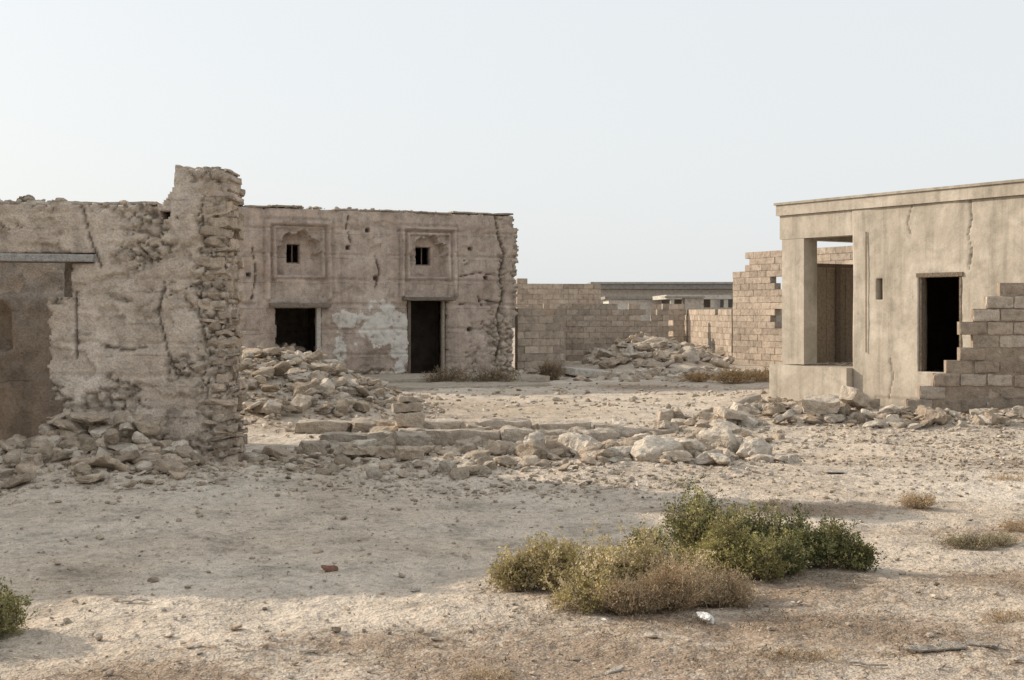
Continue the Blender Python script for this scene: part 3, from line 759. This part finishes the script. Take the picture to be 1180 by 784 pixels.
shrub('dry_grass_tuft',[(3.3,9.4,.26,.14,.10,1.0),(3.55,9.5,.15,.14,.08,.6)],170,3,.012,[(.30,.275,.18),(.36,.32,.21)],DRY,up=1.2,seed=10)
shrub('dry_grass_tuft',[(4.05,10.2,.35,.2,.1,1.0)],150,2,.012,DRY,DRY,up=1.2,seed=11)
shrub('dry_grass_tuft',[(2.3,11.6,.3,.1,.05,.5),(5.0,13.2,.3,.2,.08,.6),(-.1,6.0,.2,.12,.04,.6),(2.7,7.1,.25,.12,.05,.6),(1.4,6.3,.3,.12,.04,.6)],120,1,.012,DRY,DRY,up=.4,seed=19)
BR=[(.26,.19,.13),(.32,.24,.16)]
shrub('dry_brush',[(-1.5,30.2,.7,.5,.45,.8),(-.4,30.5,.8,.5,.4,.8)],200,4,.03,BR+[(.20,.18,.11)],BR,stemw=.004,seed=12)
shrub('dry_brush',[(.95,32.6,.4,.35,.5,1.0)],220,4,.03,BR,BR,stemw=.004,seed=13)
shrub('dry_brush',[(5.3,31,.8,.5,.35,1.0),(6.1,31.5,.6,.5,.3,.8),(4.5,31.5,.5,.4,.25,.6)],220,4,.03,[(.50,.35,.19),(.43,.30,.17)],[(.42,.31,.18)],stemw=.004,seed=14)
V=[];F=[];C=[]
R=random.Random(4)
cl=[(.3,6.3,1.5,.8,4500),(1.5,6.8,1.3,.6,4300),(-1.7,5.9,.8,.3,700),(3.2,8.2,.9,.5,1200),(4.4,9.9,1.2,.6,900),(1.2,7.9,1.0,.35,1500),(2.9,6.3,.9,.5,1900),(2.2,11.2,1.4,.3,1000),(.7,7.2,.8,.2,1800),(-1,9.5,2.5,2,900),(1.7,8.2,.8,.2,900),(-.5,5.6,1.5,.3,1000)]
for cx,cy,sx,sy,n in cl:
    for i in range(n):
        x=R.gauss(cx,sx*.6); y=R.gauss(cy,sy*.6)
        if y<4.6 or nz(x*2.2,y*2.2,7)<-.05: continue
        z=gh(x,y)+R.uniform(.008,.024); L=R.uniform(.008,.07)*R.random()+.006; t=R.uniform(0,6.28); w=R.uniform(.001,.0035)
        d=Vector((math.cos(t)*L,math.sin(t)*L,R.uniform(-.003,.014))); s=Vector((-math.sin(t)*w,math.cos(t)*w,.0))
        c=np.array(R.choice([(.15,.105,.07),(.26,.18,.12),(.10,.07,.045),(.38,.30,.20),(.20,.135,.08)]))*R.uniform(.7,1.2); k=len(V)
        p=Vector((x,y,z)); V.extend([p-s,p+s,p+d+s*.4,p+d-s*.4]); F.append((k,k+1,k+2,k+3)); C.extend([c]*4)
mesh_obj('twig_litter',np.array([v[:] for v in V]),np.array(F),M_LEAF,None,np.array(C))

# ================================================================ LIGHT, SKY, CAMERA
EL=math.radians(24.5); hd=Vector((-.91,.41)).normalized()
sd=Vector((hd.x*math.cos(EL),hd.y*math.cos(EL),math.sin(EL)))
L=bpy.data.lights.new('sun','SUN'); L.energy=4.5; L.angle=math.radians(.6); L.color=(1,.86,.70)
o=bpy.data.objects.new('sun',L); S.collection.objects.link(o); o.rotation_euler=(-sd).to_track_quat('-Z','Y').to_euler(); o.location=(-20,20,20)
W=bpy.data.worlds.new('World'); S.world=W; W.use_nodes=True; nt=W.node_tree
sky=nt.nodes.new('ShaderNodeTexSky'); sky.sky_type='NISHITA'; sky.sun_disc=False; sky.sun_elevation=EL
sky.sun_rotation=math.atan2(hd.x,hd.y)%(2*math.pi); sky.air_density=1.0; sky.dust_density=4; sky.ozone_density=1.5
mx=nt.nodes.new('ShaderNodeMix'); mx.data_type='RGBA'; mx.inputs[0].default_value=.72
nt.links.new(sky.outputs[0],mx.inputs[6]); mx.inputs[7].default_value=(10.4,10.7,10.8,1)
bg=nt.nodes['Background']; bg.inputs['Strength'].default_value=.1
nt.links.new(mx.outputs[2],bg.inputs['Color'])
cam=bpy.data.cameras.new('camera'); co=bpy.data.objects.new('camera',cam); S.collection.objects.link(co)
co.location=(0,0,1.7); co.rotation_euler=(math.radians(90),0,0); cam.sensor_width=36; cam.lens=1500/1180*36
cam.shift_y=-32/1180; cam.clip_end=6000; cam.clip_start=.1
S.camera=co
